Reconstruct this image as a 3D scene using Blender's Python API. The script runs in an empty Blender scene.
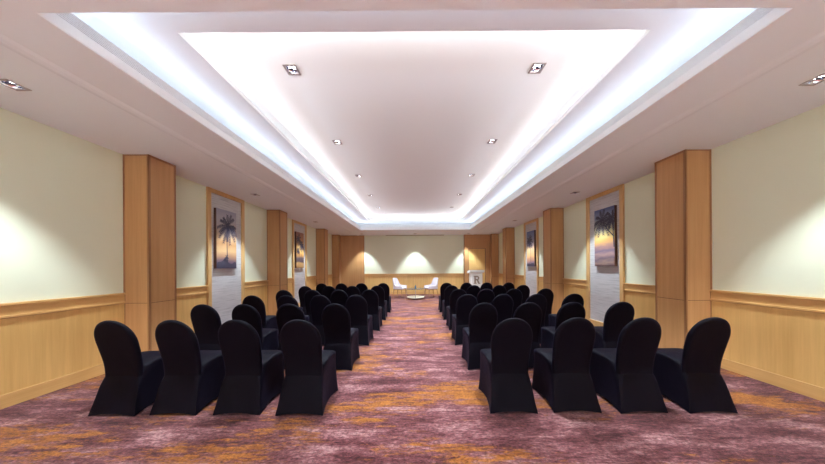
import bpy, bmesh, math, random
from mathutils import Matrix, Vector
random.seed(7)
PI = math.pi
scene = bpy.context.scene
COL = scene.collection

# ------------------------------------------------------------------ materials
def new_mat(name):
    m = bpy.data.materials.new(name); m.use_nodes = True
    nt = m.node_tree
    return m, nt, nt.nodes['Principled BSDF']

def N(nt, t, **kw):
    n = nt.nodes.new(t)
    for k, v in kw.items(): setattr(n, k, v)
    return n

def plain(name, rgb, rough=0.5, metal=0.0, bump=0.0, bscale=200.0, var=0.0, **extra):
    m, nt, b = new_mat(name)
    b.inputs['Roughness'].default_value = rough
    b.inputs['Metallic'].default_value = metal
    for k, v in extra.items(): b.inputs[k.replace('_', ' ')].default_value = v
    tc = N(nt, 'ShaderNodeTexCoord')
    nz = N(nt, 'ShaderNodeTexNoise'); nz.inputs['Scale'].default_value = bscale
    nz.inputs['Detail'].default_value = 3
    nt.links.new(tc.outputs['Object'], nz.inputs['Vector'])
    mx = N(nt, 'ShaderNodeMix', data_type='RGBA')
    mx.inputs[6].default_value = (*[c * (1 - var) for c in rgb], 1)
    mx.inputs[7].default_value = (*[min(1, c * (1 + var)) for c in rgb], 1)
    nt.links.new(nz.outputs['Fac'], mx.inputs[0])
    nt.links.new(mx.outputs[2], b.inputs['Base Color'])
    if bump:
        bp = N(nt, 'ShaderNodeBump'); bp.inputs['Strength'].default_value = bump
        bp.inputs['Distance'].default_value = 0.002
        nt.links.new(nz.outputs['Fac'], bp.inputs['Height'])
        nt.links.new(bp.outputs['Normal'], b.inputs['Normal'])
    return m

def wood(name, dark, light, vert=True, rough=0.42, scale=1.0):
    m, nt, b = new_mat(name)
    tc = N(nt, 'ShaderNodeTexCoord')
    mp = N(nt, 'ShaderNodeMapping')
    s = (22 * scale, 22 * scale, 0.8 * scale) if vert else (22 * scale, 0.8 * scale, 22 * scale)
    mp.inputs['Scale'].default_value = s
    nt.links.new(tc.outputs['Object'], mp.inputs['Vector'])
    n1 = N(nt, 'ShaderNodeTexNoise'); n1.inputs['Scale'].default_value = 1.0
    n1.inputs['Detail'].default_value = 6; n1.inputs['Roughness'].default_value = 0.65
    nt.links.new(mp.outputs[0], n1.inputs['Vector'])
    mp2 = N(nt, 'ShaderNodeMapping'); mp2.inputs['Scale'].default_value = (2.2, 2.2, 0.35)
    nt.links.new(tc.outputs['Object'], mp2.inputs['Vector'])
    n2 = N(nt, 'ShaderNodeTexNoise'); n2.inputs['Scale'].default_value = 1.4
    nt.links.new(mp2.outputs[0], n2.inputs['Vector'])
    ad = N(nt, 'ShaderNodeMix', data_type='FLOAT'); ad.inputs[0].default_value = 0.4
    nt.links.new(n1.outputs['Fac'], ad.inputs[2]); nt.links.new(n2.outputs['Fac'], ad.inputs[3])
    cr = N(nt, 'ShaderNodeValToRGB')
    cr.color_ramp.elements[0].position = 0.34; cr.color_ramp.elements[0].color = (*dark, 1)
    cr.color_ramp.elements[1].position = 0.66; cr.color_ramp.elements[1].color = (*light, 1)
    nt.links.new(ad.outputs[0], cr.inputs[0])
    nt.links.new(cr.outputs[0], b.inputs['Base Color'])
    b.inputs['Roughness'].default_value = rough
    bp = N(nt, 'ShaderNodeBump'); bp.inputs['Strength'].default_value = 0.06; bp.inputs['Distance'].default_value = 0.002
    nt.links.new(n1.outputs['Fac'], bp.inputs['Height']); nt.links.new(bp.outputs['Normal'], b.inputs['Normal'])
    return m

M = {}
M['ceiling'] = plain('ceiling_paint', (0.85, 0.86, 0.89), 0.9, var=0.01, bscale=2)
M['tray'] = plain('tray_paint', (0.88, 0.88, 0.88), 0.85, var=0.005, bscale=2)
M['wall'] = plain('cream_wall_paint', (0.77, 0.77, 0.57), 0.75, var=0.01, bscale=3)
M['pilaster'] = wood('pilaster_oak', (0.42, 0.20, 0.072), (0.55, 0.285, 0.115))
M['oak'] = wood('wainscot_oak', (0.62, 0.35, 0.11), (0.77, 0.465, 0.165))
M['oak_rail'] = wood('rail_oak', (0.56, 0.30, 0.10), (0.70, 0.405, 0.15), vert=False)
M['oak_dark'] = wood('edge_oak', (0.27, 0.115, 0.042), (0.36, 0.165, 0.065))
M['frame_oak'] = wood('panel_frame_oak', (0.58, 0.33, 0.12), (0.70, 0.43, 0.18), rough=0.35)
M['furniture_wood'] = wood('furniture_beech', (0.26, 0.12, 0.05), (0.36, 0.18, 0.08))
M['gap'] = plain('dark_gap', (0.02, 0.012, 0.008), 0.9)
M['chrome'] = plain('chrome', (0.75, 0.76, 0.8), 0.12, 1.0)
M['reflector'] = plain('polished_reflector', (0.85, 0.87, 0.95), 0.08, 1.0)
M['trim_metal'] = plain('brushed_lamp_trim', (0.42, 0.36, 0.34), 0.4, 0.6)
M['housing'] = plain('dark_lamp_housing', (0.02, 0.02, 0.045), 0.35)
M['white_lacquer'] = plain('white_lacquer', (0.82, 0.80, 0.76), 0.35)
M['cream_shelf'] = plain('cream_shelf', (0.85, 0.76, 0.58), 0.4)
M['letter'] = plain('grey_brown_letter', (0.30, 0.23, 0.17), 0.5)
M['slot'] = plain('screen_slot_paint', (0.42, 0.33, 0.19), 0.7)
M['upholstery'] = plain('white_upholstery', (0.60, 0.53, 0.56), 0.85, bump=0.3, bscale=300, var=0.04)

def glass_mat():
    m, nt, b = new_mat('table_glass')
    b.inputs['Base Color'].default_value = (0.35, 0.40, 0.40, 1); b.inputs['Roughness'].default_value = 0.05
    b.inputs['Transmission Weight'].default_value = 0.85; b.inputs['IOR'].default_value = 1.45
    return m
M['glass'] = glass_mat()
def bottle_mat():
    m, nt, b = new_mat('blue_bottle_glass')
    b.inputs['Base Color'].default_value = (0.10, 0.20, 0.32, 1); b.inputs['Roughness'].default_value = 0.1
    b.inputs['Transmission Weight'].default_value = 0.4
    return m
M['bottle'] = bottle_mat()
M['cap'] = plain('green_cap', (0.20, 0.28, 0.08), 0.5)
def lens():
    m, nt, b = new_mat('lit_lamp_lens')
    b.inputs['Base Color'].default_value = (1, 1, 1, 1)
    b.inputs['Emission Color'].default_value = (0.93, 0.96, 1, 1); b.inputs['Emission Strength'].default_value = 22
    return m
M['lens'] = lens()

def spandex():
    m, nt, b = new_mat('black_spandex')
    tc = N(nt, 'ShaderNodeTexCoord')
    mp = N(nt, 'ShaderNodeMapping'); mp.inputs['Scale'].default_value = (260, 260, 260)
    nt.links.new(tc.outputs['Object'], mp.inputs['Vector'])
    nz = N(nt, 'ShaderNodeTexVoronoi'); nz.inputs['Scale'].default_value = 1.0
    nt.links.new(mp.outputs[0], nz.inputs['Vector'])
    n2 = N(nt, 'ShaderNodeTexNoise'); n2.inputs['Scale'].default_value = 7; n2.inputs['Detail'].default_value = 2
    nt.links.new(tc.outputs['Object'], n2.inputs['Vector'])
    ad = N(nt, 'ShaderNodeMath', operation='MULTIPLY_ADD'); ad.inputs[1].default_value = 6.0
    nt.links.new(n2.outputs['Fac'], ad.inputs[0]); nt.links.new(nz.outputs['Distance'], ad.inputs[2])
    bp = N(nt, 'ShaderNodeBump'); bp.inputs['Strength'].default_value = 0.25; bp.inputs['Distance'].default_value = 0.004
    nt.links.new(ad.outputs[0], bp.inputs['Height']); nt.links.new(bp.outputs['Normal'], b.inputs['Normal'])
    b.inputs['Base Color'].default_value = (0.0022, 0.0008, 0.0034, 1)
    b.inputs['Roughness'].default_value = 0.62
    b.inputs['Specular IOR Level'].default_value = 0.10
    b.inputs['Sheen Weight'].default_value = 0.03; b.inputs['Sheen Roughness'].default_value = 0.4
    b.inputs['Sheen Tint'].default_value = (0.45, 0.42, 1.0, 1)
    return m
M['spandex'] = spandex()

def carpet():
    m, nt, b = new_mat('streaked_carpet')
    tc = N(nt, 'ShaderNodeTexCoord')
    def noise(sc, detail=5, rough=0.6, off=(0, 0, 0), dist=0.0):
        mp = N(nt, 'ShaderNodeMapping'); mp.inputs['Scale'].default_value = sc; mp.inputs['Location'].default_value = off
        nt.links.new(tc.outputs['Object'], mp.inputs['Vector'])
        n = N(nt, 'ShaderNodeTexNoise'); n.inputs['Scale'].default_value = 1; n.inputs['Detail'].default_value = detail
        n.inputs['Roughness'].default_value = rough; n.inputs['Distortion'].default_value = dist
        nt.links.new(mp.outputs[0], n.inputs['Vector'])
        return n.outputs['Fac']
    def ramp(src, *stops, interp='LINEAR'):
        cr = N(nt, 'ShaderNodeValToRGB'); cr.color_ramp.interpolation = interp
        els = cr.color_ramp.elements
        while len(els) < len(stops): els.new(0.5)
        for e, (p, c) in zip(els, stops):
            e.position = p; e.color = (*c, 1) if len(c) == 3 else c
        nt.links.new(src, cr.inputs[0]); return cr.outputs[0]
    def mixf(a, c, t):
        n = N(nt, 'ShaderNodeMix', data_type='FLOAT'); n.inputs[0].default_value = t
        nt.links.new(a, n.inputs[2]); nt.links.new(c, n.inputs[3]); return n.outputs[0]
    base = ramp(mixf(noise((1.7, 6.5, 1), 5, 0.65), noise((13, 42, 1), 4, 0.7, (5, 5, 0)), .42),
                (0.38, (0.038, 0.007, 0.008)), (0.465, (0.088, 0.022, 0.023)), (0.54, (0.155, 0.054, 0.055)), (0.62, (0.29, 0.145, 0.135)))
    big = noise((0.6, 1.9, 1), 4, 0.55, (3.1, 7.7, 0))
    fine = noise((3.2, 15.0, 1), 8, 0.78, (11.3, 2.9, 0))
    add = N(nt, 'ShaderNodeMath', operation='ADD'); nt.links.new(big, add.inputs[0]); nt.links.new(fine, add.inputs[1])
    hlf = N(nt, 'ShaderNodeMath', operation='MULTIPLY'); hlf.inputs[1].default_value = 0.5
    nt.links.new(add.outputs[0], hlf.inputs[0])
    mask = ramp(hlf.outputs[0], (0.520, (0, 0, 0)), (0.562, (0.92, 0.92, 0.92)))
    orange = ramp(noise((5, 20, 1), 6, 0.7, (1, 4, 0)), (0.35, (0.15, 0.040, 0.005)), (0.65, (0.33, 0.115, 0.016)))
    mx = N(nt, 'ShaderNodeMix', data_type='RGBA')
    nt.links.new(mask, mx.inputs[0]); nt.links.new(base, mx.inputs[6]); nt.links.new(orange, mx.inputs[7])
    pile = noise((38, 60, 55), 4, 0.75)
    pr = ramp(pile, (0.32, (0.35, 0.35, 0.35)), (0.68, (1.65, 1.65, 1.65)))
    mu = N(nt, 'ShaderNodeMix', data_type='RGBA', blend_type='MULTIPLY'); mu.inputs[0].default_value = 1
    nt.links.new(mx.outputs[2], mu.inputs[6]); nt.links.new(pr, mu.inputs[7])
    nt.links.new(mu.outputs[2], b.inputs['Base Color'])
    b.inputs['Roughness'].default_value = 0.95; b.inputs['Specular IOR Level'].default_value = 0.1
    b.inputs['Sheen Weight'].default_value = 0.1
    bp = N(nt, 'ShaderNodeBump'); bp.inputs['Strength'].default_value = 0.5; bp.inputs['Distance'].default_value = 0.006
    nt.links.new(pile, bp.inputs['Height']); nt.links.new(bp.outputs['Normal'], b.inputs['Normal'])
    return m
M['carpet'] = carpet()

def panel_paper():
    m, nt, b = new_mat('grey_lined_wallcovering')
    tc = N(nt, 'ShaderNodeTexCoord')
    mp = N(nt, 'ShaderNodeMapping'); mp.inputs['Scale'].default_value = (1.2, 1.2, 26)
    nt.links.new(tc.outputs['Object'], mp.inputs['Vector'])
    n = N(nt, 'ShaderNodeTexNoise'); n.inputs['Scale'].default_value = 1.6; n.inputs['Detail'].default_value = 22
    n.inputs['Roughness'].default_value = 0.7
    nt.links.new(mp.outputs[0], n.inputs['Vector'])
    cr = N(nt, 'ShaderNodeValToRGB')
    cr.color_ramp.elements[0].position = 0.33; cr.color_ramp.elements[0].color = (0.37, 0.34, 0.335, 1)
    cr.color_ramp.elements[1].position = 0.52; cr.color_ramp.elements[1].color = (0.56, 0.525, 0.52, 1)
    nt.links.new(n.outputs['Fac'], cr.inputs[0]); nt.links.new(cr.outputs[0], b.inputs['Base Color'])
    b.inputs['Roughness'].default_value = 0.7
    return m
M['paper'] = panel_paper()

def print_mat(name, stops, warp=0.12):
    """printed canvas: colour bands from bottom to top of the print"""
    m, nt, b = new_mat(name)
    tc = N(nt, 'ShaderNodeTexCoord')
    sp = N(nt, 'ShaderNodeSeparateXYZ'); nt.links.new(tc.outputs['Object'], sp.inputs[0])
    mp = N(nt, 'ShaderNodeMapping'); mp.inputs['Scale'].default_value = (3, 3, 9)
    nt.links.new(tc.outputs['Object'], mp.inputs['Vector'])
    n = N(nt, 'ShaderNodeTexNoise'); n.inputs['Scale'].default_value = 1; n.inputs['Detail'].default_value = 5
    nt.links.new(mp.outputs[0], n.inputs['Vector'])
    mr = N(nt, 'ShaderNodeMapRange'); mr.inputs[1].default_value = 0.0; mr.inputs[2].default_value = 1.26
    nt.links.new(sp.outputs[2], mr.inputs[0])
    ma = N(nt, 'ShaderNodeMath', operation='MULTIPLY_ADD'); ma.inputs[1].default_value = warp
    nt.links.new(n.outputs['Fac'], ma.inputs[0]); nt.links.new(mr.outputs[0], ma.inputs[2])
    sb = N(nt, 'ShaderNodeMath', operation='SUBTRACT'); sb.inputs[1].default_value = warp * 0.5
    nt.links.new(ma.outputs[0], sb.inputs[0])
    cr = N(nt, 'ShaderNodeValToRGB'); els = cr.color_ramp.elements
    while len(els) < len(stops): els.new(0.5)
    for e, (p, c) in zip(els, stops): e.position = p; e.color = (*c, 1)
    nt.links.new(sb.outputs[0], cr.inputs[0]); nt.links.new(cr.outputs[0], b.inputs['Base Color'])
    b.inputs['Roughness'].default_value = 0.55
    return m
M['print_a'] = print_mat('orange_sunset_print', [(0.0, (0.06, 0.045, 0.09)), (0.1, (0.13, 0.08, 0.12)), (0.2, (0.42, 0.22, 0.12)), (0.3, (0.60, 0.36, 0.17)), (0.42, (0.50, 0.25, 0.10)), (0.52, (0.60, 0.37, 0.19)), (0.7, (0.52, 0.40, 0.33)), (0.85, (0.42, 0.37, 0.38)), (1.0, (0.30, 0.28, 0.34))])
M['print_b'] = print_mat('amber_sunset_print', [(0.0, (0.28, 0.13, 0.05)), (0.12, (0.50, 0.28, 0.10)), (0.17, (0.08, 0.045, 0.05)), (0.28, (0.12, 0.07, 0.08)), (0.36, (0.55, 0.26, 0.06)), (0.55, (0.68, 0.40, 0.12)), (0.78, (0.45, 0.19, 0.08)), (1.0, (0.26, 0.11, 0.08))])
M['print_c'] = print_mat('beach_dawn_print', [(0.0, (0.09, 0.04, 0.05)), (0.07, (0.30, 0.19, 0.15)), (0.13, (0.14, 0.09, 0.12)), (0.2, (0.36, 0.22, 0.20)), (0.27, (0.16, 0.11, 0.16)), (0.35, (0.35, 0.18, 0.15)), (0.43, (0.62, 0.32, 0.09)), (0.55, (0.60, 0.45, 0.17)), (0.7, (0.42, 0.41, 0.31)), (0.85, (0.22, 0.25, 0.34)), (1.0, (0.09, 0.11, 0.24))], warp=0.18)
M['print_d'] = print_mat('blue_dusk_print', [(0.0, (0.10, 0.06, 0.10)), (0.1, (0.20, 0.13, 0.18)), (0.16, (0.45, 0.20, 0.14)), (0.3, (0.72, 0.38, 0.16)), (0.5, (0.66, 0.42, 0.22)), (0.68, (0.34, 0.30, 0.34)), (0.85, (0.18, 0.21, 0.36)), (1.0, (0.10, 0.14, 0.32))])
M['palm_ink'] = plain('palm_silhouette_ink', (0.045, 0.036, 0.062), 0.55, var=0.3, bscale=30)
M['canvas_edge'] = plain('dark_canvas_edge', (0.10, 0.04, 0.02), 0.6)

# ------------------------------------------------------------------ helpers
def link(name, me, mats, parent=None, loc=None, rot=None, smooth=None):
    o = bpy.data.objects.new(name, me); COL.objects.link(o)
    for m in (mats if isinstance(mats, (list, tuple)) else [mats]): me.materials.append(m)
    if parent is not None: o.parent = parent
    if loc is not None: o.location = loc
    if rot is not None: o.rotation_euler = rot
    if smooth is not None:
        for p in me.polygons: p.use_smooth = True
        me.set_sharp_from_angle(angle=math.radians(smooth))
    return o

def bm_obj(name, bm, mats, parent=None, loc=None, rot=None, smooth=None, normals=True):
    if normals: bmesh.ops.recalc_face_normals(bm, faces=bm.faces)
    me = bpy.data.meshes.new(name); bm.to_mesh(me); bm.free()
    return link(name, me, mats, parent, loc, rot, smooth)

def box(bm, x0, x1, y0, y1, z0, z1, mi=0, bev=0.0):
    x0, x1 = min(x0, x1), max(x0, x1); y0, y1 = min(y0, y1), max(y0, y1)
    vs = [bm.verts.new((x, y, z)) for x in (x0, x1) for y in (y0, y1) for z in (z0, z1)]
    fs = [bm.faces.new([vs[i] for i in q]) for q in
          ((0, 1, 3, 2), (4, 6, 7, 5), (0, 4, 5, 1), (2, 3, 7, 6), (0, 2, 6, 4), (1, 5, 7, 3))]
    for f in fs: f.material_index = mi
    if bev:
        es = list({e for f in fs for e in f.edges})
        r = bmesh.ops.bevel(bm, geom=es, offset=bev, segments=2, affect='EDGES', profile=0.5)
        for f in r['faces']: f.material_index = mi
    return vs

def prism(bm, pts, y0, y1, mi=0, axis='y'):
    """closed outline in (u,v) extruded"""
    def mk(u, v, d): return (u, d, v) if axis == 'y' else ((d, u, v) if axis == 'x' else (u, v, d))
    a = [bm.verts.new(mk(u, v, y0)) for u, v in pts]; b = [bm.verts.new(mk(u, v, y1)) for u, v in pts]
    n = len(pts); fs = [bm.faces.new(a), bm.faces.new(b[::-1])]
    for i in range(n): fs.append(bm.faces.new([a[i], a[(i + 1) % n], b[(i + 1) % n], b[i]]))
    for f in fs: f.material_index = mi

def lathe(bm, prof, seg=24, cx=0, cy=0, mi=0, cap=True):
    rings = []
    for r, z in prof:
        rings.append([bm.verts.new((cx + r * math.cos(2 * PI * i / seg), cy + r * math.sin(2 * PI * i / seg), z)) for i in range(seg)])
    for a, b in zip(rings, rings[1:]):
        for i in range(seg):
            bm.faces.new([a[i], a[(i + 1) % seg], b[(i + 1) % seg], b[i]]).material_index = mi
    if cap:
        bm.faces.new(rings[0][::-1]).material_index = mi; bm.faces.new(rings[-1]).material_index = mi

def taper_leg(bm, top, bot, r0, r1, seg=10):
    top, bot = Vector(top), Vector(bot); d = (top - bot).normalized()
    a = d.orthogonal().normalized(); b = d.cross(a)
    R = []
    for p, r in ((bot, r1), (bot.lerp(top, .5), (r0 + r1) / 2 * 1.03), (top, r0)):
        R.append([bm.verts.new(p + a * r * math.cos(2 * PI * i / seg) + b * r * math.sin(2 * PI * i / seg)) for i in range(seg)])
    for u, v in zip(R, R[1:]):
        for i in range(seg): bm.faces.new([u[i], u[(i + 1) % seg], v[(i + 1) % seg], v[i]])
    bm.faces.new(R[0][::-1]); bm.faces.new(R[-1])

def root(name, loc=(0, 0, 0), rz=0):
    o = bpy.data.objects.new(name, None); COL.objects.link(o); o.location = loc; o.rotation_euler = (0, 0, rz)
    o.empty_display_size = 0.1
    return o
def tag(o, label, cat, group=None):
    o['label'] = label; o['category'] = cat
    if group: o['group'] = group
    return o
def struct(o, label=None):
    o['kind'] = 'structure'
    if label: o['label'] = label
    return o
def copy_tree(o, parent=None):
    c = o.copy(); COL.objects.link(c)
    if parent is not None: c.parent = parent; c.matrix_parent_inverse = o.matrix_parent_inverse.copy()
    for ch in list(o.children): copy_tree(ch, c)
    return c

# ------------------------------------------------------------------ room dimensions
W = 4.17; HC = 3.03; YB = 12.60; YF = -2.6
RAIL = 1.057

bm = bmesh.new(); box(bm, -W - .15, W + .15, YF - .15, YB + .15, -0.12, 0)
struct(bm_obj('floor', bm, M['carpet']))
for nm, s in (('wall_left', -1), ('wall_right', 1)):
    bm = bmesh.new(); box(bm, s * W, s * (W + .15), YF - .15, YB + .15, 0, 3.75)
    struct(bm_obj(nm, bm, M['wall']))
bm = bmesh.new(); box(bm, -W, W, YB, YB + .15, 0, 3.75); struct(bm_obj('wall_back', bm, M['wall']))
bm = bmesh.new(); box(bm, -W, W, YF - .15, YF, 0, 3.75); struct(bm_obj('wall_front', bm, M['tray']))

# ---- ceiling: lower soffit with square lamp holes and a raised two-step tray
TX, TN, TF = 2.407, 1.557, 10.77          # outer tray opening
UX, UN, UF = 1.99, 2.06, 10.55            # inner tray opening
Z1, Z2, Z3 = 3.212, 3.38, 3.55             # moulding top, ring underside, inner ceiling
LH = 0.056                                # half size of a lamp opening
SOFFIT = [(s * 3.555, y) for y in (2.16, 5.45, 8.75) for s in (-1, 1)] + [(x, 12.0) for x in (-2.62, 0.0, 2.62)] \
    + [(s * 3.555, -1.13) for s in (-1, 1)] + [(x, -2.0) for x in (-1.9, 0.0, 1.9)]  # this line: unseen lamps added behind the camera for ambient fill
TRAY = [(s * 1.33, min(2.66 + 1.548 * i, 10.25)) for i in range(6) for s in (-1, 1)]

def holed_plane(bm, x0, x1, y0, y1, z, holes, mi=0):
    xs = sorted({x0, x1} | {round(h[0], 5) for h in holes} | {round(h[1], 5) for h in holes})
    ys = sorted({y0, y1} | {round(h[2], 5) for h in holes} | {round(h[3], 5) for h in holes})
    vs = {}
    def V(x, y):
        if (x, y) not in vs: vs[(x, y)] = bm.verts.new((x, y, z))
        return vs[(x, y)]
    for a, b in zip(xs, xs[1:]):
        for c, d in zip(ys, ys[1:]):
            mx, my = (a + b) / 2, (c + d) / 2
            if any(h[0] < mx < h[1] and h[2] < my < h[3] for h in holes): continue
            f = bm.faces.new([V(a, c), V(a, d), V(b, d), V(b, c)]); f.material_index = mi

def rect_ring(bm, hx, yn, yf, prof, mi=0):
    """loft a profile [(offset outwards, z)] round the rectangle |x|<hx, yn<y<yf"""
    R = []
    for o, z in prof:
        R.append([bm.verts.new(p) for p in ((-hx - o, yn - o, z), (hx + o, yn - o, z), (hx + o, yf + o, z), (-hx - o, yf + o, z))])
    for a, b in zip(R, R[1:]):
        for i in range(4): bm.faces.new([a[i], a[(i + 1) % 4], b[(i + 1) % 4], b[i]]).material_index = mi

bm = bmesh.new()
holes = [(x - LH, x + LH, y - LH, y + LH) for x, y in SOFFIT] + [(-TX, TX, TN, TF)]
holed_plane(bm, -W, W, YF, YB, HC, holes)
# stepped, fluted cornice round the outer tray, then the ledge of the light cove
prof = [(0, HC), (-.004, HC + .012), (-.004, HC + .075), (.012, HC + .08), (.012, HC + .088)]
z = HC + .088
for k in range(6):
    prof += [(.016, z), (.016, z + .006), (.022, z + .006), (.022, z + .0132)]; z += .0132
prof += [(.016, z), (.016, Z1 - .002), (.055, Z1), (.06, Z1 - .03), (.55, Z1 - .03), (.55, Z2)]
rect_ring(bm, TX, TN, TF, prof, 1)
# ring underside between the two trays
prof = [(.55 + TX - UX, Z2)]
def ring_plane(bm, hx0, yn0, yf0, hx1, yn1, yf1, z, mi):
    a = [bm.verts.new(p) for p in ((-hx0, yn0, z), (hx0, yn0, z), (hx0, yf0, z), (-hx0, yf0, z))]
    b = [bm.verts.new(p) for p in ((-hx1, yn1, z), (hx1, yn1, z), (hx1, yf1, z), (-hx1, yf1, z))]
    for i in range(4): bm.faces.new([a[i], a[(i + 1) % 4], b[(i + 1) % 4], b[i]]).material_index = mi
ring_plane(bm, UX, UN, UF, TX + .55, TN - .55, TF + .55, Z2, 1)
rect_ring(bm, UX, UN, UF, [(0, Z2), (0, Z2 + .045), (.03, Z2 + .045), (.03, Z2 + .02), (.28, Z2 + .02), (.28, Z3)], 1)
holed_plane(bm, -UX - .28, UX + .28, UN - .28, UF + .28, Z3,
            [(x - LH, x + LH, y - LH, y + LH) for x, y in TRAY], 1)
struct(bm_obj('ceiling', bm, [M['ceiling'], M['tray']], normals=False))
# roof slab above everything so no light leaks
bm = bmesh.new(); box(bm, -W - .15, W + .15, YF - .15, YB + .15, 3.75, 3.9)
struct(bm_obj('ceiling', bm, M['tray']))

# shallow shadow-gap strips that run the length of the soffit
n_trim = [0]
def trim(bm, mats, label=None, smooth=None):
    n_trim[0] += 1
    return struct(bm_obj('trim_%d' % n_trim[0], bm, mats, smooth=smooth), label)
for s in (-1, 1):
    bm = bmesh.new()
    prism(bm, [(s * 2.86, HC), (s * 2.89, HC - .012), (s * 2.93, HC - .018), (s * 2.97, HC - .012), (s * 3.00, HC)], YF, YB)
    trim(bm, M['ceiling'])
bm = bmesh.new(); box(bm, -1.50, 1.47, YB - .10, YB, HC - .02, HC)
trim(bm, M['slot'], 'tan slot of the projection screen at the ceiling')

# ---- wainscot, rails and skirtings
PIL = [(3.49, 3.89), (6.88, 7.28), (10.28, 10.66)]   # pilasters along each side wall
PAN = [(4.88, 5.93), (8.28, 9.33)]                   # framed wallcovering panels
PX = 3.80
def spans(y0, y1, cuts):
    out = []; y = y0
    for a, b in sorted(cuts):
        if a > y: out.append((y, a))
        y = max(y, b)
    if y < y1: out.append((y, y1))
    return out
def wainscot(bm, s, a, b):
    """one run of oak dado on a side wall"""
    box(bm, s * W, s * (W - .012), a, b, .14, .905, 0)
    box(bm, s * W, s * (W - .020), a, b, .93, 1.03, 1)
    box(bm, s * W, s * (W - .034), a, b, .905, .932, 1, bev=.004)
    box(bm, s * W, s * (W - .042), a, b, 1.028, RAIL, 1, bev=.005)
    box(bm, s * W, s * (W - .0125), a, b, .9, .906, 2)
for s, nm in ((-1, 'left'), (1, 'right')):
    cuts = [(3.45 if (s > 0 and a < 4) else a, b) for a, b in PIL] + PAN + [(12.25, 12.6)]
    for a, b in spans(YF, YB, cuts):
        bm = bmesh.new(); wainscot(bm, s, a, b)
        trim(bm, [M['oak'], M['oak_rail'], M['oak_dark']])
    bm = bmesh.new()
    for a, b in spans(YF, YB, cuts):
        box(bm, s * W, s * (W - .022), a, b, 0, .138, 0, bev=.003)
    struct(bm_obj('baseboard_' + nm, bm, [M['oak_rail']]))

def pilaster(s, a, b, px=PX):
    bm = bmesh.new()
    xo, xi = s * W, s * px
    e = .028                                        # corner stiles
    box(bm, xo, xi + s * .006, a + .006, b - .006, 0, HC, 0)
    # corner stiles and border strips standing 6 mm proud, panels between them
    for yy in ((a, a + e), (b - e, b)):
        box(bm, xi + s * .01, xi, yy[0], yy[1], 0, HC, 1, bev=.0015)
    box(bm, xi + s * e, xi + s * .0005, a, a + .0062, 0, HC, 1)
    box(bm, xo, xo - s * .02, a, a + .0062, 0, HC, 1)
    box(bm, xi + s * .01, xi - s * .0004, a, b, HC - .03, HC - .0005, 1)
    box(bm, xo - s * .002, xi - s * .0002, a + .0012, a + .0062, HC - .022, HC - .0005, 1)
    # horizontal joint
    box(bm, xi + s * .01, xi + s * .0052, a + e, b - e, .902, .907, 2)
    box(bm, xo - s * .02, xi + s * e, a + .0052, a + .0064, .902, .907, 2)
    return trim(bm, [M['pilaster'], M['oak_dark'], M['gap']])
for s in (-1, 1):
    for a, b in PIL: pilaster(s, 3.45 if (s > 0 and a < 4) else a, b)
    # corner column at the back wall
    bm = bmesh.new()
    box(bm, s * W, s * 3.80, 12.25, YB, 0, HC, 0)
    box(bm, s * 3.83, s * 3.798, 12.246, 12.28, 0, HC, 1)
    box(bm, s * W, s * 3.798, 12.246, 12.26, HC - .03, HC - .0005, 1)
    box(bm, s * (W - .02), s * 3.83, 12.2475, 12.251, .902, .907, 2)
    trim(bm, [M['pilaster'], M['oak_dark'], M['gap']])

def framed_panel(s, a, b):
    bm = bmesh.new()
    fw = .085
    box(bm, s * W, s * (W - .006), a + .01, b - .01, .1, HC - .004, 1)
    for c, d in ((a, a + fw), (b - fw, b)): box(bm, s * W, s * (W - .042), c, d, 0, HC - .001, 0, bev=.006)
    box(bm, s * W, s * (W - .042), a + fw, b - fw, HC - .001 - fw, HC - .001, 0, bev=.006)
    box(bm, s * W, s * (W - .042), a + fw, b - fw, 0, .14, 0, bev=.006)
    return trim(bm, [M['frame_oak'], M['paper']])
for s in (-1, 1):
    for a, b in PAN: framed_panel(s, a, b)

# ---- back wall: dado, oak cladding either side, door
bm = bmesh.new()
XL, XR = -2.62, 2.50
for args in ((.14, .905, .012, 0), (.93, 1.03, .02, 1), (.905, .932, .034, 1), (1.028, RAIL, .042, 1), (.90, .906, .0125, 2)):
    box(bm, XL, XR, YB - args[2], YB, args[0], args[1], args[3])
for x in (-1.4, -.1, 1.2): box(bm, x, x + .006, YB - .0125, YB, .14, .9, 2)
trim(bm, [M['oak'], M['oak_rail'], M['oak_dark']])
bm = bmesh.new(); box(bm, XL, XR, YB - .022, YB, 0, .138, 0, bev=.003)
struct(bm_obj('baseboard_back', bm, M['oak_rail']))
bm = bmesh.new(); box(bm, -3.80, XL, YB - .05, YB, 0, HC, 0)
box(bm, XL - .02, XL + .004, YB - .054, YB, 0, HC, 1); box(bm, -3.8, XL, YB - .052, YB, HC - .03, HC - .0005, 1)
trim(bm, [M['pilaster'], M['oak_dark']])
DX0, DX1, DZ = 2.70, 3.60, 2.34
bm = bmesh.new()
box(bm, XR, DX0, YB - .12, YB, 0, HC, 0); box(bm, DX1, 3.80, YB - .12, YB, 0, HC, 0)
box(bm, DX0, DX1, YB - .12, YB, DZ, HC, 0)
box(bm, XR - .004, XR + .02, YB - .124, YB, 0, HC, 1)
trim(bm, [M['pilaster'], M['oak_dark']])
d = root('door_1', (0, 0, 0)); struct(d)
bm = bmesh.new()
box(bm, DX0 + .004, DX0 + .03, YB - .10, YB - .01, 0, DZ - .03); box(bm, DX1 - .03, DX1 - .004, YB - .10, YB - .01, 0, DZ - .03)
box(bm, DX0 + .004, DX1 - .004, YB - .10, YB - .01, DZ - .03, DZ - .003)
bm_obj('door_frame', bm, M['oak_dark'], d)
mid = (DX0 + DX1) / 2
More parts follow.
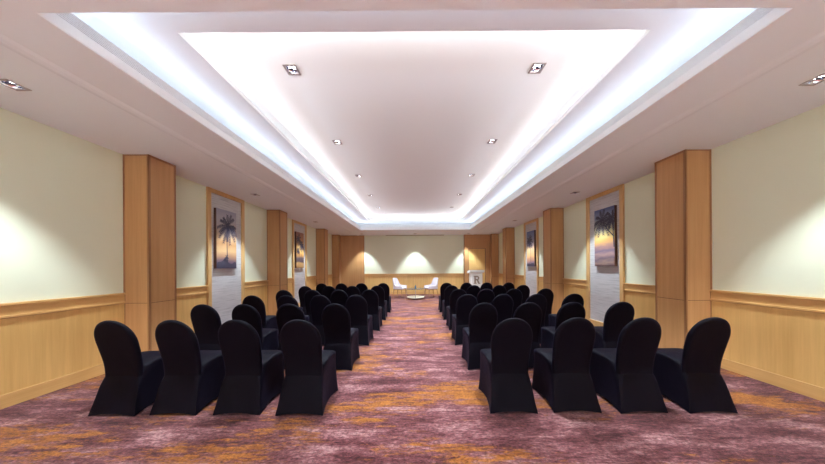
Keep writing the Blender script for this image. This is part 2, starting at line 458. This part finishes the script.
for c, e in ((DX0 + .033, mid - .002), (mid + .002, DX1 - .033)):
    bm = bmesh.new(); box(bm, c, e, YB - .05, YB - .01, .01, DZ - .033, 0, bev=.003)
    lf = bm_obj('door_leaf', bm, M['oak'], d)
    bm = bmesh.new(); hx = e - .05 if c < mid - .2 else c + .05
    box(bm, hx - .01, hx + .01, YB - .085, YB - .065, .95, 1.2, 0, bev=.004)
    for hz in (.98, 1.16): box(bm, hx - .006, hx + .006, YB - .07, YB - .049, hz, hz + .012)
    bm_obj('door_handle', bm, M['chrome'], lf)

# ------------------------------------------------------------------ pictures (thick canvases on the framed panels)
def ribbon(bm, pts, widths, d, mi):
    """flat tapered strip in the (u,v) plane at depth d"""
    L = []
    for i, (u, v) in enumerate(pts):
        a = pts[max(i - 1, 0)]; b = pts[min(i + 1, len(pts) - 1)]
        t = Vector((b[0] - a[0], b[1] - a[1])).normalized(); n = Vector((-t.y, t.x)) * widths[i]
        L.append((bm.verts.new((d, u + n.x, v + n.y)), bm.verts.new((d, u - n.x, v - n.y))))
    for p, q in zip(L, L[1:]): bm.faces.new([p[0], q[0], q[1], p[1]]).material_index = mi
def clampuv(u, v, w, h): return max(.006, min(w - .006, u)), max(.006, min(h - .006, v))
def palm(bm, base, crown, bend, size, w, h, d, rnd, trunk=.012, n=13, mi=1, a0=0):
    pts = []; ws = []
    for i in range(13):
        t = i / 12
        u = base[0] + (crown[0] - base[0]) * t + bend * math.sin(PI * t); v = base[1] + (crown[1] - base[1]) * t
        pts.append(clampuv(u, v, w, h)); ws.append(trunk * (1.35 - .6 * t))
    ribbon(bm, pts, ws, d, mi)
    k = 0
    for j in range(n):
        a = a0 + 2 * PI * j / n + rnd.uniform(-.12, .12); L = size * rnd.uniform(.8, 1.1)
        u, v = crown; dirx, diry = math.cos(a), math.sin(a)
        sp = []; 
        for i in range(9):
            t = i / 8
            sp.append((u + dirx * L * t * (1 - .1 * t), v + diry * L * t - .22 * L * t * t * (.5 + abs(dirx))))
        k += 1
        ribbon(bm, [clampuv(*p, w, h) for p in sp], [.006 * (1.2 - i / 8) for i in range(9)], d + .00012 * k, mi)
        for i in range(1, 9):          # leaflets along the rib
            t = Vector((sp[i][0] - sp[i - 1][0], sp[i][1] - sp[i - 1][1])).normalized()
            for sg in (-1, 1):
                q = Vector((t.x * .75 + sg * -t.y * .65, t.y * .75 + sg * t.x * .65)); q.y -= .25
                l = size * .25 * (1 - .75 * abs(i / 8 - .5)) * rnd.uniform(.8, 1.1)
                p0 = sp[i]; k += 1
                ribbon(bm, [clampuv(p0[0] + q.x * l * f, p0[1] + q.y * l * f, w, h) for f in (0, .5, 1)], [.009, .008, .001], d + .00006 * k, mi)

def blob(bm, pts, d, mi):
    bm.faces.new([bm.verts.new((d, u, v)) for u, v in pts]).material_index = mi

def picture(s, y0, w, z0, h, pmat, draw, label):
    """local frame: x = out of the wall into the room, y across (seen left to right), z up"""
    r = root('palm_picture', (s * (W - .006), y0 if s > 0 else y0, z0))
    r.rotation_euler = (0, 0, 0)
    # print (front sheet and the drawing on it) and the stretcher block it wraps
    D = .055
    bm = bmesh.new(); box(bm, 0, -s * (D - .002), 0, w, 0, h, 0)
    bm_obj('stretcher', bm, M['canvas_edge'], r)
    bm = bmesh.new(); box(bm, -s * (D - .002), -s * D, 0, w, 0, h, 0)
    bm2 = bmesh.new(); draw(bm2, w, h, D + .0004, random.Random(int(y0 * 100) + (5 if s > 0 else 0)))
    # mirror the drawing so that it reads the same way seen from inside the room
    me = bpy.data.meshes.new('tmp')
    for v in bm2.verts:
        v.co = Vector((-s * v.co.x, v.co.y if s < 0 else w - v.co.y, v.co.z))
    bm2.to_mesh(me); bm2.free(); bm.from_mesh(me); bpy.data.meshes.remove(me)
    bm_obj('print', bm, [pmat, M['palm_ink']], r, normals=False)
    return tag(r, label, 'picture', 'palm pictures on the grey panels')

def draw_a(bm, w, h, d, rnd):
    palm(bm, (.42 * w + .06, .12), (.30, .92), -.015, .30, w, h, d, rnd, .009, 15)
    pts = [(0.006, .006), (w - .006, .006), (w - .006, .10)]
    for i in range(12): pts.append((w - .03 - (w - .05) * i / 11, .10 + .045 * rnd.random() + (.10 * math.exp(-((i - 6.5) / 1.3) ** 2))))
    pts.append((.006, .09)); blob(bm, pts, d, 1)
    palm(bm, (.20, .15), (.27, .24), .0, .07, w, h, d + .01 * 0, rnd, .008, 6)
def draw_b(bm, w, h, d, rnd):
    palm(bm, (.22, .25), (.16, 1.02), .03, .22, w, h, d, rnd, .009, 11)
    palm(bm, (.36, .25), (.40, .82), -.02, .19, w, h, d, rnd, .008, 11)
    palm(bm, (.10, .25), (.12, .62), .01, .13, w, h, d, rnd, .007, 9)
def draw_c(bm, w, h, d, rnd):
    palm(bm, (w - .01, .62), (.24, 1.00), -.03, .30, w, h, d, rnd, .010, 13)
    palm(bm, (w - .01, .40), (w - .05, 1.0), .0, .22, w, h, d, rnd, .012, 9)
def draw_d(bm, w, h, d, rnd):
    palm(bm, (.30, .14), (.22, .92), .03, .25, w, h, d, rnd, .010, 14)
    pts = [(.006, .006), (w - .006, .006), (w - .006, .08)]
    for i in range(8): pts.append((w - .04 - (w - .07) * i / 7, .09 + .04 * rnd.random()))
    pts.append((.006, .07)); blob(bm, pts, d, 1)
picture(-1, 5.06, .56, 1.39, 1.26, M['print_a'], draw_a, 'palm tree on orange sunset canvas, nearer picture on the left wall')
picture(-1, 8.46, .56, 1.39, 1.26, M['print_b'], draw_b, 'amber and brown palms canvas, farther picture on the left wall')
picture(1, 5.06, .56, 1.39, 1.26, M['print_c'], draw_c, 'leaning palm over beach canvas, nearer picture on the right wall')
picture(1, 8.46, .56, 1.39, 1.26, M['print_d'], draw_d, 'blue-topped palm canvas, farther picture on the right wall')

# ------------------------------------------------------------------ recessed lamps
def make_lamp():
    r = root('recessed_downlight', (0, 0, 0))
    o, i = LH + .013, LH - .004
    bm = bmesh.new()
    rings = [(o, 0), (o, -.006), (i, -.006), (i, .012)]
    R = [[bm.verts.new((sx * a, sy * a, z)) for sx, sy in ((-1, -1), (1, -1), (1, 1), (-1, 1))] for a, z in rings]
    for a, b in zip(R, R[1:]):
        for k in range(4): bm.faces.new([a[k], a[(k + 1) % 4], b[(k + 1) % 4], b[k]])
    bm_obj('trim_frame', bm, M['trim_metal'], r)
    bm = bmesh.new()                 # housing can
    R = [[bm.verts.new((sx * a, sy * a, z)) for sx, sy in ((-1, -1), (1, -1), (1, 1), (-1, 1))] for a, z in ((LH, 0), (LH, .085))]
    for k in range(4): bm.faces.new([R[0][k], R[0][(k + 1) % 4], R[1][(k + 1) % 4], R[1][k]])
    bm.faces.new(R[1])
    bm_obj('housing', bm, M['housing'], r)
    bm = bmesh.new(); lathe(bm, [(.049, -.001), (.046, .008), (.040, .016), (.033, .022)], 24, cap=False)
    bm_obj('reflector', bm, M['reflector'], r, smooth=60)
    bm = bmesh.new(); lathe(bm, [(.031, .020), (.031, .028)], 20)
    bm_obj('lens', bm, M['lens'], r)
    bm = bmesh.new(); lathe(bm, [(.006, .002), (.019, .005), (.019, .009), (.006, .012)], 20)
    for k in range(2):
        a = k * PI / 2 + .3; c_, s_ = math.cos(a), math.sin(a)
        vs_ = box(bm, -.046, .046, -.004, .004, .004, .009)
        bmesh.ops.rotate(bm, verts=vs_, cent=(0, 0, 0), matrix=Matrix.Rotation(a, 3, 'Z'))
    bm_obj('glare_cap', bm, M['housing'], r)
    return r
def spot(name, parent, energy, cone, blend, col=(1.0, 0.93, 0.85), rad=.03):
    L = bpy.data.lights.new(name, 'SPOT'); L.energy = energy; L.spot_size = math.radians(cone); L.spot_blend = blend
    L.color = col; L.shadow_soft_size = rad
    o = bpy.data.objects.new(name, L); COL.objects.link(o); o.parent = parent; o.location = (0, 0, -.012)
    return o
E_TRAY, E_WASH = 290, 205
lamp0 = make_lamp(); used = False
rows = ['nearest the camera', 'second from the camera', 'third from the camera', 'third from the far wall', 'second from the far wall', 'nearest the far wall']
def put_lamp(x, y, z, label, group, energy, cone, blend, col):
    global used
    o = lamp0 if not used else copy_tree(lamp0)
    used = True
    o.location = (x, y, z); tag(o, label, 'ceiling light', group)
    return o, energy, cone, blend, col
jobs = []
k = 0
for i in range(6):
    for s in (-1, 1):
        x, y = TRAY[k]; k += 1
        jobs.append(put_lamp(x, y, Z3, 'square recessed spotlight in the white tray, %s row, %s' % ('left' if s < 0 else 'right', rows[i]),
                    'spotlights in the raised ceiling tray', E_TRAY, 92, .5, (.72, .88, 1.0)))
names3 = ['nearest the camera', 'beside the nearer palm picture', 'beside the farther palm picture']
k = 0
for i in range(3):
    for s in (-1, 1):
        x, y = SOFFIT[k]; k += 1
        jobs.append(put_lamp(x, y, HC, 'square spotlight in the %s ceiling border, %s' % ('left' if s < 0 else 'right', names3[i]),
                    'wall-washing spotlights along the side walls', E_WASH, 76, .55, (.72, .88, 1.0)))
for i, wd in enumerate(('left end above oak cladding', 'middle above the two white armchairs', 'right end above the door and lectern')):
    x, y = SOFFIT[6 + i]
    jobs.append(put_lamp(x, y, HC, 'small spotlight before the far wall, ' + wd, 'spotlights along the far wall', E_WASH * 1.3, 74, .5, (.72, .88, 1.0)))
for i, wd in enumerate(('by the left wall', 'by the right wall', 'left of the three at the entrance wall', 'middle of the three at the entrance wall', 'right of the three at the entrance wall')):  # added out-of-frame lamps that bounce fill light off the front wall
    x, y = SOFFIT[9 + i]
    jobs.append(put_lamp(x, y, HC, 'unseen fill spotlight added behind the camera, ' + wd, 'unseen fill spotlights added behind the camera', E_WASH * (3 if i < 2 else 8), 80, .5, (.72, .88, 1.0)))
for o, e, c, b, col in jobs: spot('lamp_beam', o, e, c, b, col)

# ---- LED strips lying in the two light coves
def cove_strip(x, y, z, length, along_y, energy, col, tilt, spread):
    L = bpy.data.lights.new('cove_light', 'AREA'); L.shape = 'RECTANGLE'; L.size = length; L.size_y = .03
    L.energy = energy; L.color = col; L.spread = math.radians(spread)
    o = bpy.data.objects.new('cove_light', L); COL.objects.link(o); o.location = (x, y, z)
    # point the light up and inwards
    d = Vector((tilt[0], tilt[1], tilt[2])).normalized()
    xa = Vector((0, 1, 0)) if along_y else Vector((1, 0, 0))
    za = -d; ya = za.cross(xa).normalized(); xa = ya.cross(za)
    o.rotation_euler = Matrix((xa, ya, za)).transposed().to_euler()
    return o
BL = (.68, .82, 1.0)
EC1, EC2 = 1.6, 2.1      # watts per metre
def cove(hx, yn, yf, z, epm, col, t, sp):
    cove_strip(-hx, (yn + yf) / 2, z, yf - yn, True, epm * (yf - yn), col, (t, 0, 1), sp)
    cove_strip(hx, (yn + yf) / 2, z, yf - yn, True, epm * (yf - yn), col, (-t, 0, 1), sp)
    cove_strip(0, yn, z, 2 * hx, False, epm * 2 * hx, col, (0, t, 1), sp)
    cove_strip(0, yf, z, 2 * hx, False, epm * 2 * hx, col, (0, -t, 1), sp)
cove(TX + .16, TN - .16, TF + .16, Z1 - .008, EC1, BL, 9.0, 125)
cove(UX + .10, UN - .10, UF + .10, Z2 + .052, EC2, (.92, .95, 1.0), 14.0, 94)

# ------------------------------------------------------------------ covered banquet chairs
def seat_cover_bm():
    bm = bmesh.new()
    NS = 15                                  # samples per side
    def section(yr, yf, hr, hf, r, pinch):
        """rounded quad, corner order rear-left, rear-right, front-right, front-left"""
        cs = [(-hr, yr), (hr, yr), (hf, yf), (-hf, yf)]
        pts = []
        for i in range(4):
            a = Vector(cs[i]); b = Vector(cs[(i + 1) % 4]); e = (b - a).normalized(); nrm = Vector((e.y, -e.x))
            for k in range(NS):
                t = k / NS
                p = a.lerp(b, t) - nrm * pinch[i] * math.sin(PI * t)
                # round the corners
                for c, sg in ((a, 1), (b, -1)):
                    dd = (p - c).length
                    if dd < r * 1.6:
                        q = Vector((0, 0)) - c; q.normalize(); p = p + q * r * .42 * (1 - dd / (r * 1.6)) ** 2
                pts.append(p)
        return pts
    lv = [  # z, rear y, front y, rear half width, front half width, corner radius, pinch (rear, right, front, left)
        (0.000, -.245, .245, .231, .226, .018, (.006, .030, .010, .030)),
        (0.030, -.239, .242, .227, .223, .018, (.008, .032, .012, .032)),
        (0.090, -.226, .236, .216, .218, .020, (.010, .032, .012, .032)),
        (0.170, -.206, .230, .208, .214, .022, (.010, .028, .011, .028)),
        (0.250, -.186, .227, .200, .211, .025, (.006, .022, .008, .022)),
        (0.320, -.168, .226, .191, .210, .030, (.002, .014, .004, .014)),
        (0.375, -.156, .227, .187, .211, .034, (-.002, .006, 0, .006)),
        (0.410, -.146, .229, .183, .213, .038, (-.002, 0, -.003, 0)),
        (0.440, -.130, .231, .186, .214, .042, (0, -.003, -.005, -.003)),
        (0.456, -.120, .227, .186, .210, .046, (0, -.004, -.006, -.004)),
        (0.466, -.110, .215, .186, .198, .050, (0, -.003, -.004, -.003)),
        (0.471, -.095, .190, .160, .170, .050, (0, 0, 0, 0)),
        (0.474, -.060, .130, .105, .112, .030, (0, 0, 0, 0)),
        (0.475, -.015, .065, .040, .045, .010, (0, 0, 0, 0)),
    ]
    R = []
    hem = (.022, .030, .022, .030)
    for li, (z, yr, yf, hr, hf, r, pc) in enumerate(lv):
        ring = []
        for j, p in enumerate(section(yr, yf, hr, hf, r, pc)):
            side, k = divmod(j, NS); t = k / NS
            zz = z
            if z < .2: zz = z + hem[side] * math.sin(PI * t) ** .8 * (1 - z / .2)
            if .3 < z: zz = z - .045 * min(1, (z - .3) / .1) * min(1, max(0, (.06 - p.y)) / .2) ** 1.3      # seat slopes to the back joint
            ring.append(bm.verts.new((p.x, p.y, zz)))
        R.append(ring)
    n = len(R[0])
    for a, b in zip(R, R[1:]):
        for i in range(n): bm.faces.new([a[i], a[(i + 1) % n], b[(i + 1) % n], b[i]])
    bm.faces.new(R[-1])
    # turned-in hem
    inner = [bm.verts.new((v.co.x * .965, v.co.y * .965, v.co.z + .004)) for v in R[0]]
    inner2 = [bm.verts.new((v.co.x * .94, v.co.y * .94, v.co.z + .05)) for v in R[0]]
    for i in range(n):
        bm.faces.new([R[0][(i + 1) % n], R[0][i], inner[i], inner[(i + 1) % n]])
        bm.faces.new([inner[(i + 1) % n], inner[i], inner2[i], inner2[(i + 1) % n]])
    return bm

def back_cover_bm():
    bm = bmesh.new()
    # outline (half width against height) with an arched top
    side = [(.29, .178), (.33, .180), (.36, .182), (.39, .183), (.43, .184), (.48, .186), (.54, .190), (.60, .194), (.65, .196), (.70, .197)]
    right = [(w, z) for z, w in side]
    arc = []
    for i in range(1, 20):
        a = PI / 2 * i / 20
        arc.append((.197 * math.cos(a) ** .96, .70 + .213 * math.sin(a) ** .97))
    half = right + arc
    outline = [(-.0, .29)] + half + [(0, .913)] + [(-w, z) for w, z in reversed(half)]
    TH = .044
    def lean(y, z):
        k = .034; e = z - .385
        sp = k * math.log(1 + math.exp(e / k))           # straight lean above the waist
        sn = k * math.log(1 + math.exp(-e / k))          # follows the flaring skirt below it
        return y + .006 - sp * .25 - sn * .16 + .010 * math.sin(PI * min(1, max(0, (z - .40) / .51)))
    cz = .62
    layers = [(0.0, .055), (0.0, .03), (.003, .012), (.012, .003), (.024, 0), (TH - .018, 0), (TH - .007, .004), (TH - .001, .014), (TH + .002, .05)]
    R = []
    for d, ins in layers:
        ring = []
        for x, z in outline:
            v = Vector((x, z - cz)); L = v.length
            if L > 1e-6:
                sx = 1 - ins / .205; sz = 1 - ins / .28
                xx, zz = x * sx, cz + (z - cz) * sz
            else: xx, zz = x, z
            ring.append(bm.verts.new((xx, lean(-.152 + d, zz), zz)))
        R.append(ring)
    n = len(outline)
    for a, b in zip(R, R[1:]):
        for i in range(n): bm.faces.new([a[i], a[(i + 1) % n], b[(i + 1) % n], b[i]])
    # caps filled by shrinking rings so that they stay smooth
    for ring0, d in ((R[0], 0.0), (R[-1], TH + .003)):
        prev = ring0
        for f in (.6, .25):
            cur = []
            for x, z in outline:
                sx = (1 - .055 / .205) * f; zz = cz + (z - cz) * (1 - .055 / .28) * f
                cur.append(bm.verts.new((x * sx, lean(-.152 + d, zz), zz)))
            for i in range(n): bm.faces.new([prev[i], prev[(i + 1) % n], cur[(i + 1) % n], cur[i]])
            prev = cur
        bm.faces.new(prev)
    return bm

def make_chair():
    r = root('banquet_chair')
    bm_obj('seat_cover', seat_cover_bm(), M['spandex'], r, smooth=50)
    bm_obj('backrest_cover', back_cover_bm(), M['spandex'], r, smooth=55)
    for sx in (-1, 1):
        for yy in (-.205, .205):
            bm = bmesh.new(); taper_leg(bm, (sx * .150, yy * .62, .43), (sx * .186, yy, .0), .011, .011, 8)
            bm_obj('leg', bm, M['housing'], r)
    return r

ROW_Y = [2.562, 3.565, 4.59, 5.62, 6.69, 7.75]
LEFT = [[-2.89, -2.315, -1.71, -1.11], [-2.916, -2.359, -1.761, -1.122], [-2.944, -2.332, -1.74, -1.088],
        [-2.926, -2.31, -1.721, -1.044], [-2.938, -2.31, -1.698, -1.042], [-2.907, -2.318, -1.698, -1.027]]
RIGHT = [[0.93, 1.54, 2.155, 2.805], [0.952, 1.578, 2.175, 2.834], [0.947, 1.592, 2.192, 2.837],
         [0.976, 1.595, 2.203, 2.881], [0.985, 1.575, 2.248, 2.862], [0.985, 1.604, 2.224, 2.891]]
rown = ['front-most row nearest the camera', 'second row from the camera', 'third row from the camera',
        'fourth row from the camera', 'fifth row from the camera', 'farthest row']
seatn = ['aisle seat', 'second seat from the aisle', 'second seat from the wall', 'wall-side end seat']
chair0 = make_chair(); first = True
for blk, rowsx in (('left', LEFT), ('right', RIGHT)):
    for i, xs in enumerate(rowsx):
        for j, x in enumerate(xs):
            c = chair0 if first else copy_tree(chair0)
            first = False
            if i: x = x * (.972 + .009 * (abs(x) - 1))
            c.location = (x, ROW_Y[i] + random.uniform(-.012, .012), 0)
            c.rotation_euler = (0, 0, math.radians(random.uniform(-1.2, 1.2)))
            q = (3 - j) if blk == 'left' else j
            tag(c, 'black covered chair, %s, %s, %s block' % (seatn[q], rown[i], blk), 'chair',
                'black covered banquet chairs in the %s block' % blk)

# ------------------------------------------------------------------ white armchairs at the far end
def make_armchair():
    r = root('armchair')
    # shell: swept plan, open towards +y (local front)
    bm = bmesh.new()
    NP = 28; TH = .035
    rings = []
    for i in range(NP + 1):
        t = i / NP; a = PI * (1.5 + (t - .5) * 1.30)              # round the back, ends at the arm tips
        cxp, cyp = math.cos(a), math.sin(a)
        k = abs(t - .5) * 2                                     # 0 back centre, 1 arm tip
        hx, hy = .285, .27
        x0, y0 = hx * math.copysign(abs(cxp) ** .75, cxp), hy * math.copysign(abs(cyp) ** .75, cyp)
        if k > .72: y0 += (k - .72) * .50
        top = .90 - .34 * (1 / (1 + math.exp(-(k - .50) * 16))) - .05 * max(0, k - .6)
        bot = .40
        fl = .06 * (1 - k)                                      # back leans outwards at the top
        nx, ny = cxp, cyp
        ring = []
        for f, off in ((0, 0), (.5, fl * .5), (.93, fl), (1.0, fl - TH * .5), (.93, fl - TH), (.5, fl * .5 - TH), (0, -TH)):
            z = bot + (top - bot) * f
            ring.append(bm.verts.new((x0 + nx * off, y0 + ny * off, z)))
        rings.append(ring)
    m = len(rings[0])
    for a, b in zip(rings, rings[1:]):
        for j in range(m): bm.faces.new([a[j], a[(j + 1) % m], b[(j + 1) % m], b[j]])
    bm.faces.new(rings[0]); bm.faces.new(rings[-1][::-1])
    bm_obj('back_shell', bm, M['upholstery'], r, smooth=50)
    bm = bmesh.new(); box(bm, -.245, .245, -.23, .29, .40, .475, 0, bev=.025)
    bm_obj('seat_cushion', bm, M['upholstery'], r, smooth=50)
    bm = bmesh.new(); box(bm, -.235, .235, -.21, .26, .375, .402, 0, bev=.004)
    bm_obj('seat_frame', bm, M['furniture_wood'], r)
    for sx in (-1, 1):
        for ty, by in ((-.18, -.25), (.23, .265)):
            bm = bmesh.new(); taper_leg(bm, (sx * .215, ty, .39), (sx * .255, by, 0), .021, .012)
            bm_obj('leg', bm, M['furniture_wood'], r, smooth=40)
    return r
a0 = make_armchair(); a0.scale = (.92, .92, 1); a0.location = (-.74, 11.25, 0); a0.rotation_euler = (0, 0, math.radians(-112))
tag(a0, 'white upholstered armchair on wooden legs, left of the glass table', 'armchair', 'white armchairs at the far end')
a1 = copy_tree(a0); a1.location = (.74, 11.25, 0); a1.rotation_euler = (0, 0, math.radians(112))
tag(a1, 'white upholstered armchair on wooden legs, right of the glass table', 'armchair', 'white armchairs at the far end')

# ---- coffee table and bottle
t = root('coffee_table', (0.0, 10.75, 0)); tag(t, 'round glass coffee table with cream lower shelf between two white armchairs', 'table')
bm = bmesh.new(); lathe(bm, [(.395, .438), (.40, .442), (.40, .450), (.395, .454)], 48); bm_obj('glass_top', bm, M['glass'], t, smooth=40)
bm = bmesh.new()
R = [[bm.verts.new((r_ * math.cos(2 * PI * i / 48), r_ * math.sin(2 * PI * i / 48), z)) for i in range(48)] for r_, z in ((.398, .430), (.408, .430), (.408, .4375), (.398, .4375))]
for q in range(4):
    for i in range(48): bm.faces.new([R[q][i], R[q][(i + 1) % 48], R[(q + 1) % 4][(i + 1) % 48], R[(q + 1) % 4][i]])
bm_obj('top_rim', bm, M['oak_dark'], t)
bm = bmesh.new(); lathe(bm, [(.365, .06), (.372, .065), (.372, .10), (.365, .105)], 48); bm_obj('lower_shelf', bm, M['cream_shelf'], t, smooth=40)
for k in range(4):
    a = -PI / 2 + k * PI / 2 
    bm = bmesh.new(); lathe(bm, [(.011, 0), (.011, .438)], 12, .384 * math.cos(a), .384 * math.sin(a))
    bm_obj('leg', bm, M['trim_metal'] if k == 0 else M['chrome'], t, smooth=40)
b = root('bottle', (.0, 10.72, .454)); tag(b, 'small blue glass bottle standing on the round glass table', 'bottle')
bm = bmesh.new(); lathe(bm, [(.034, 0), (.037, .006), (.037, .085), (.030, .105), (.015, .118), (.013, .135)], 24); bm_obj('body', bm, M['bottle'], b, smooth=50)
bm = bmesh.new(); lathe(bm, [(.018, .133), (.020, .137), (.020, .165), (.015, .17)], 20); bm_obj('cap', bm, M['cap'], b, smooth=50)

# ---- lectern with the letter R
l = root('lectern', (2.64, 10.75, 0)); tag(l, 'white lectern with a large letter R before the wooden door', 'lectern')
bm = bmesh.new()
prism(bm, [(-.235, .05), (.235, .05), (.245, 1.13), (-.245, 1.13)], -.20, .20)
bm_obj('body', bm, M['white_lacquer'], l)
bm = bmesh.new(); prism(bm, [(-.26, 1.15), (.26, 1.10), (.26, 1.13), (.26, 1.20), (-.26, 1.25)], -.32, .32, axis='x')
o = bm_obj('slanted_top', bm, M['white_lacquer'], l)
bm = bmesh.new(); box(bm, -.29, .29, -.24, .24, 0, .05, 0, bev=.006); bm_obj('plinth', bm, M['white_lacquer'], l)
def letter_R():
    bm = bmesh.new(); y0, y1 = -.206, -.199
    Hh = .34; x = -.135; zb = .66
    def bx(u0, u1, v0, v1): box(bm, u0, u1, y0, y1, v0, v1)
    bx(x + .03, x + .095, zb, zb + Hh)
    bx(x, x + .125, zb, zb + .032); bx(x, x + .04, zb + Hh - .032, zb + Hh)
    # bowl: half annulus
    c = (x + .145, zb + Hh - .098); ro, ri = .098, .042
    outer = [(c[0] + ro * math.sin(a), c[1] + ro * math.cos(a)) for a in [PI * i / 18 for i in range(19)]]
    inner = [(c[0] + ri * math.sin(a), c[1] + ri * math.cos(a)) for a in [PI * i / 18 for i in range(19)]]
    for i in range(18): prism(bm, [outer[i], outer[i + 1], inner[i + 1], inner[i]], y0, y1)
    bx(x + .09, c[0], c[1] + ri, c[1] + ro); bx(x + .09, c[0], c[1] - ro, c[1] - ri)
    prism(bm, [(x + .115, c[1] - ri), (x + .185, c[1] - ri - .02), (x + .262, zb + .025), (x + .195, zb + .0)], y0, y1)
    bx(x + .185, x + .285, zb, zb + .032)
    return bm
bm_obj('letter_r', letter_R(), M['letter'], l)

# ------------------------------------------------------------------ world and camera
w = bpy.data.worlds.new('World'); scene.world = w; w.use_nodes = True
w.node_tree.nodes['Background'].inputs[0].default_value = (.02, .02, .022, 1)
w.node_tree.nodes['Background'].inputs[1].default_value = 0.2

cam = bpy.data.cameras.new('camera'); co = bpy.data.objects.new('camera', cam); COL.objects.link(co)
cam.sensor_width = 36; cam.sensor_fit = 'HORIZONTAL'
cam.lens = 245 / 825 * 36
cam.shift_x = -(414.93 - 412.5) / 825
cam.shift_y = (266.87 - 232) / 825
cam.clip_start = .05; cam.clip_end = 60
yaw, pitch, roll = .0013, .0001, -.0059
Ry = Matrix(((math.cos(yaw), math.sin(yaw), 0), (-math.sin(yaw), math.cos(yaw), 0), (0, 0, 1)))
Rp = Matrix(((1, 0, 0), (0, math.cos(pitch), math.sin(pitch)), (0, -math.sin(pitch), math.cos(pitch))))
Rr = Matrix(((math.cos(roll), 0, math.sin(roll)), (0, 1, 0), (-math.sin(roll), 0, math.cos(roll))))
A = Rr @ Rp @ Ry
right, fwd, up = Vector(A[0]), Vector(A[1]), Vector(A[2])
Mx = Matrix((right, up, -fwd)).transposed().to_4x4(); Mx.translation = Vector((-.0037, 0, 1.4))
co.matrix_world = Mx
scene.camera = co

vs = scene.view_settings
vs.view_transform = 'Standard'; vs.look = 'None'; vs.exposure = 0.7; vs.gamma = 1.0
vs.use_curve_mapping = False
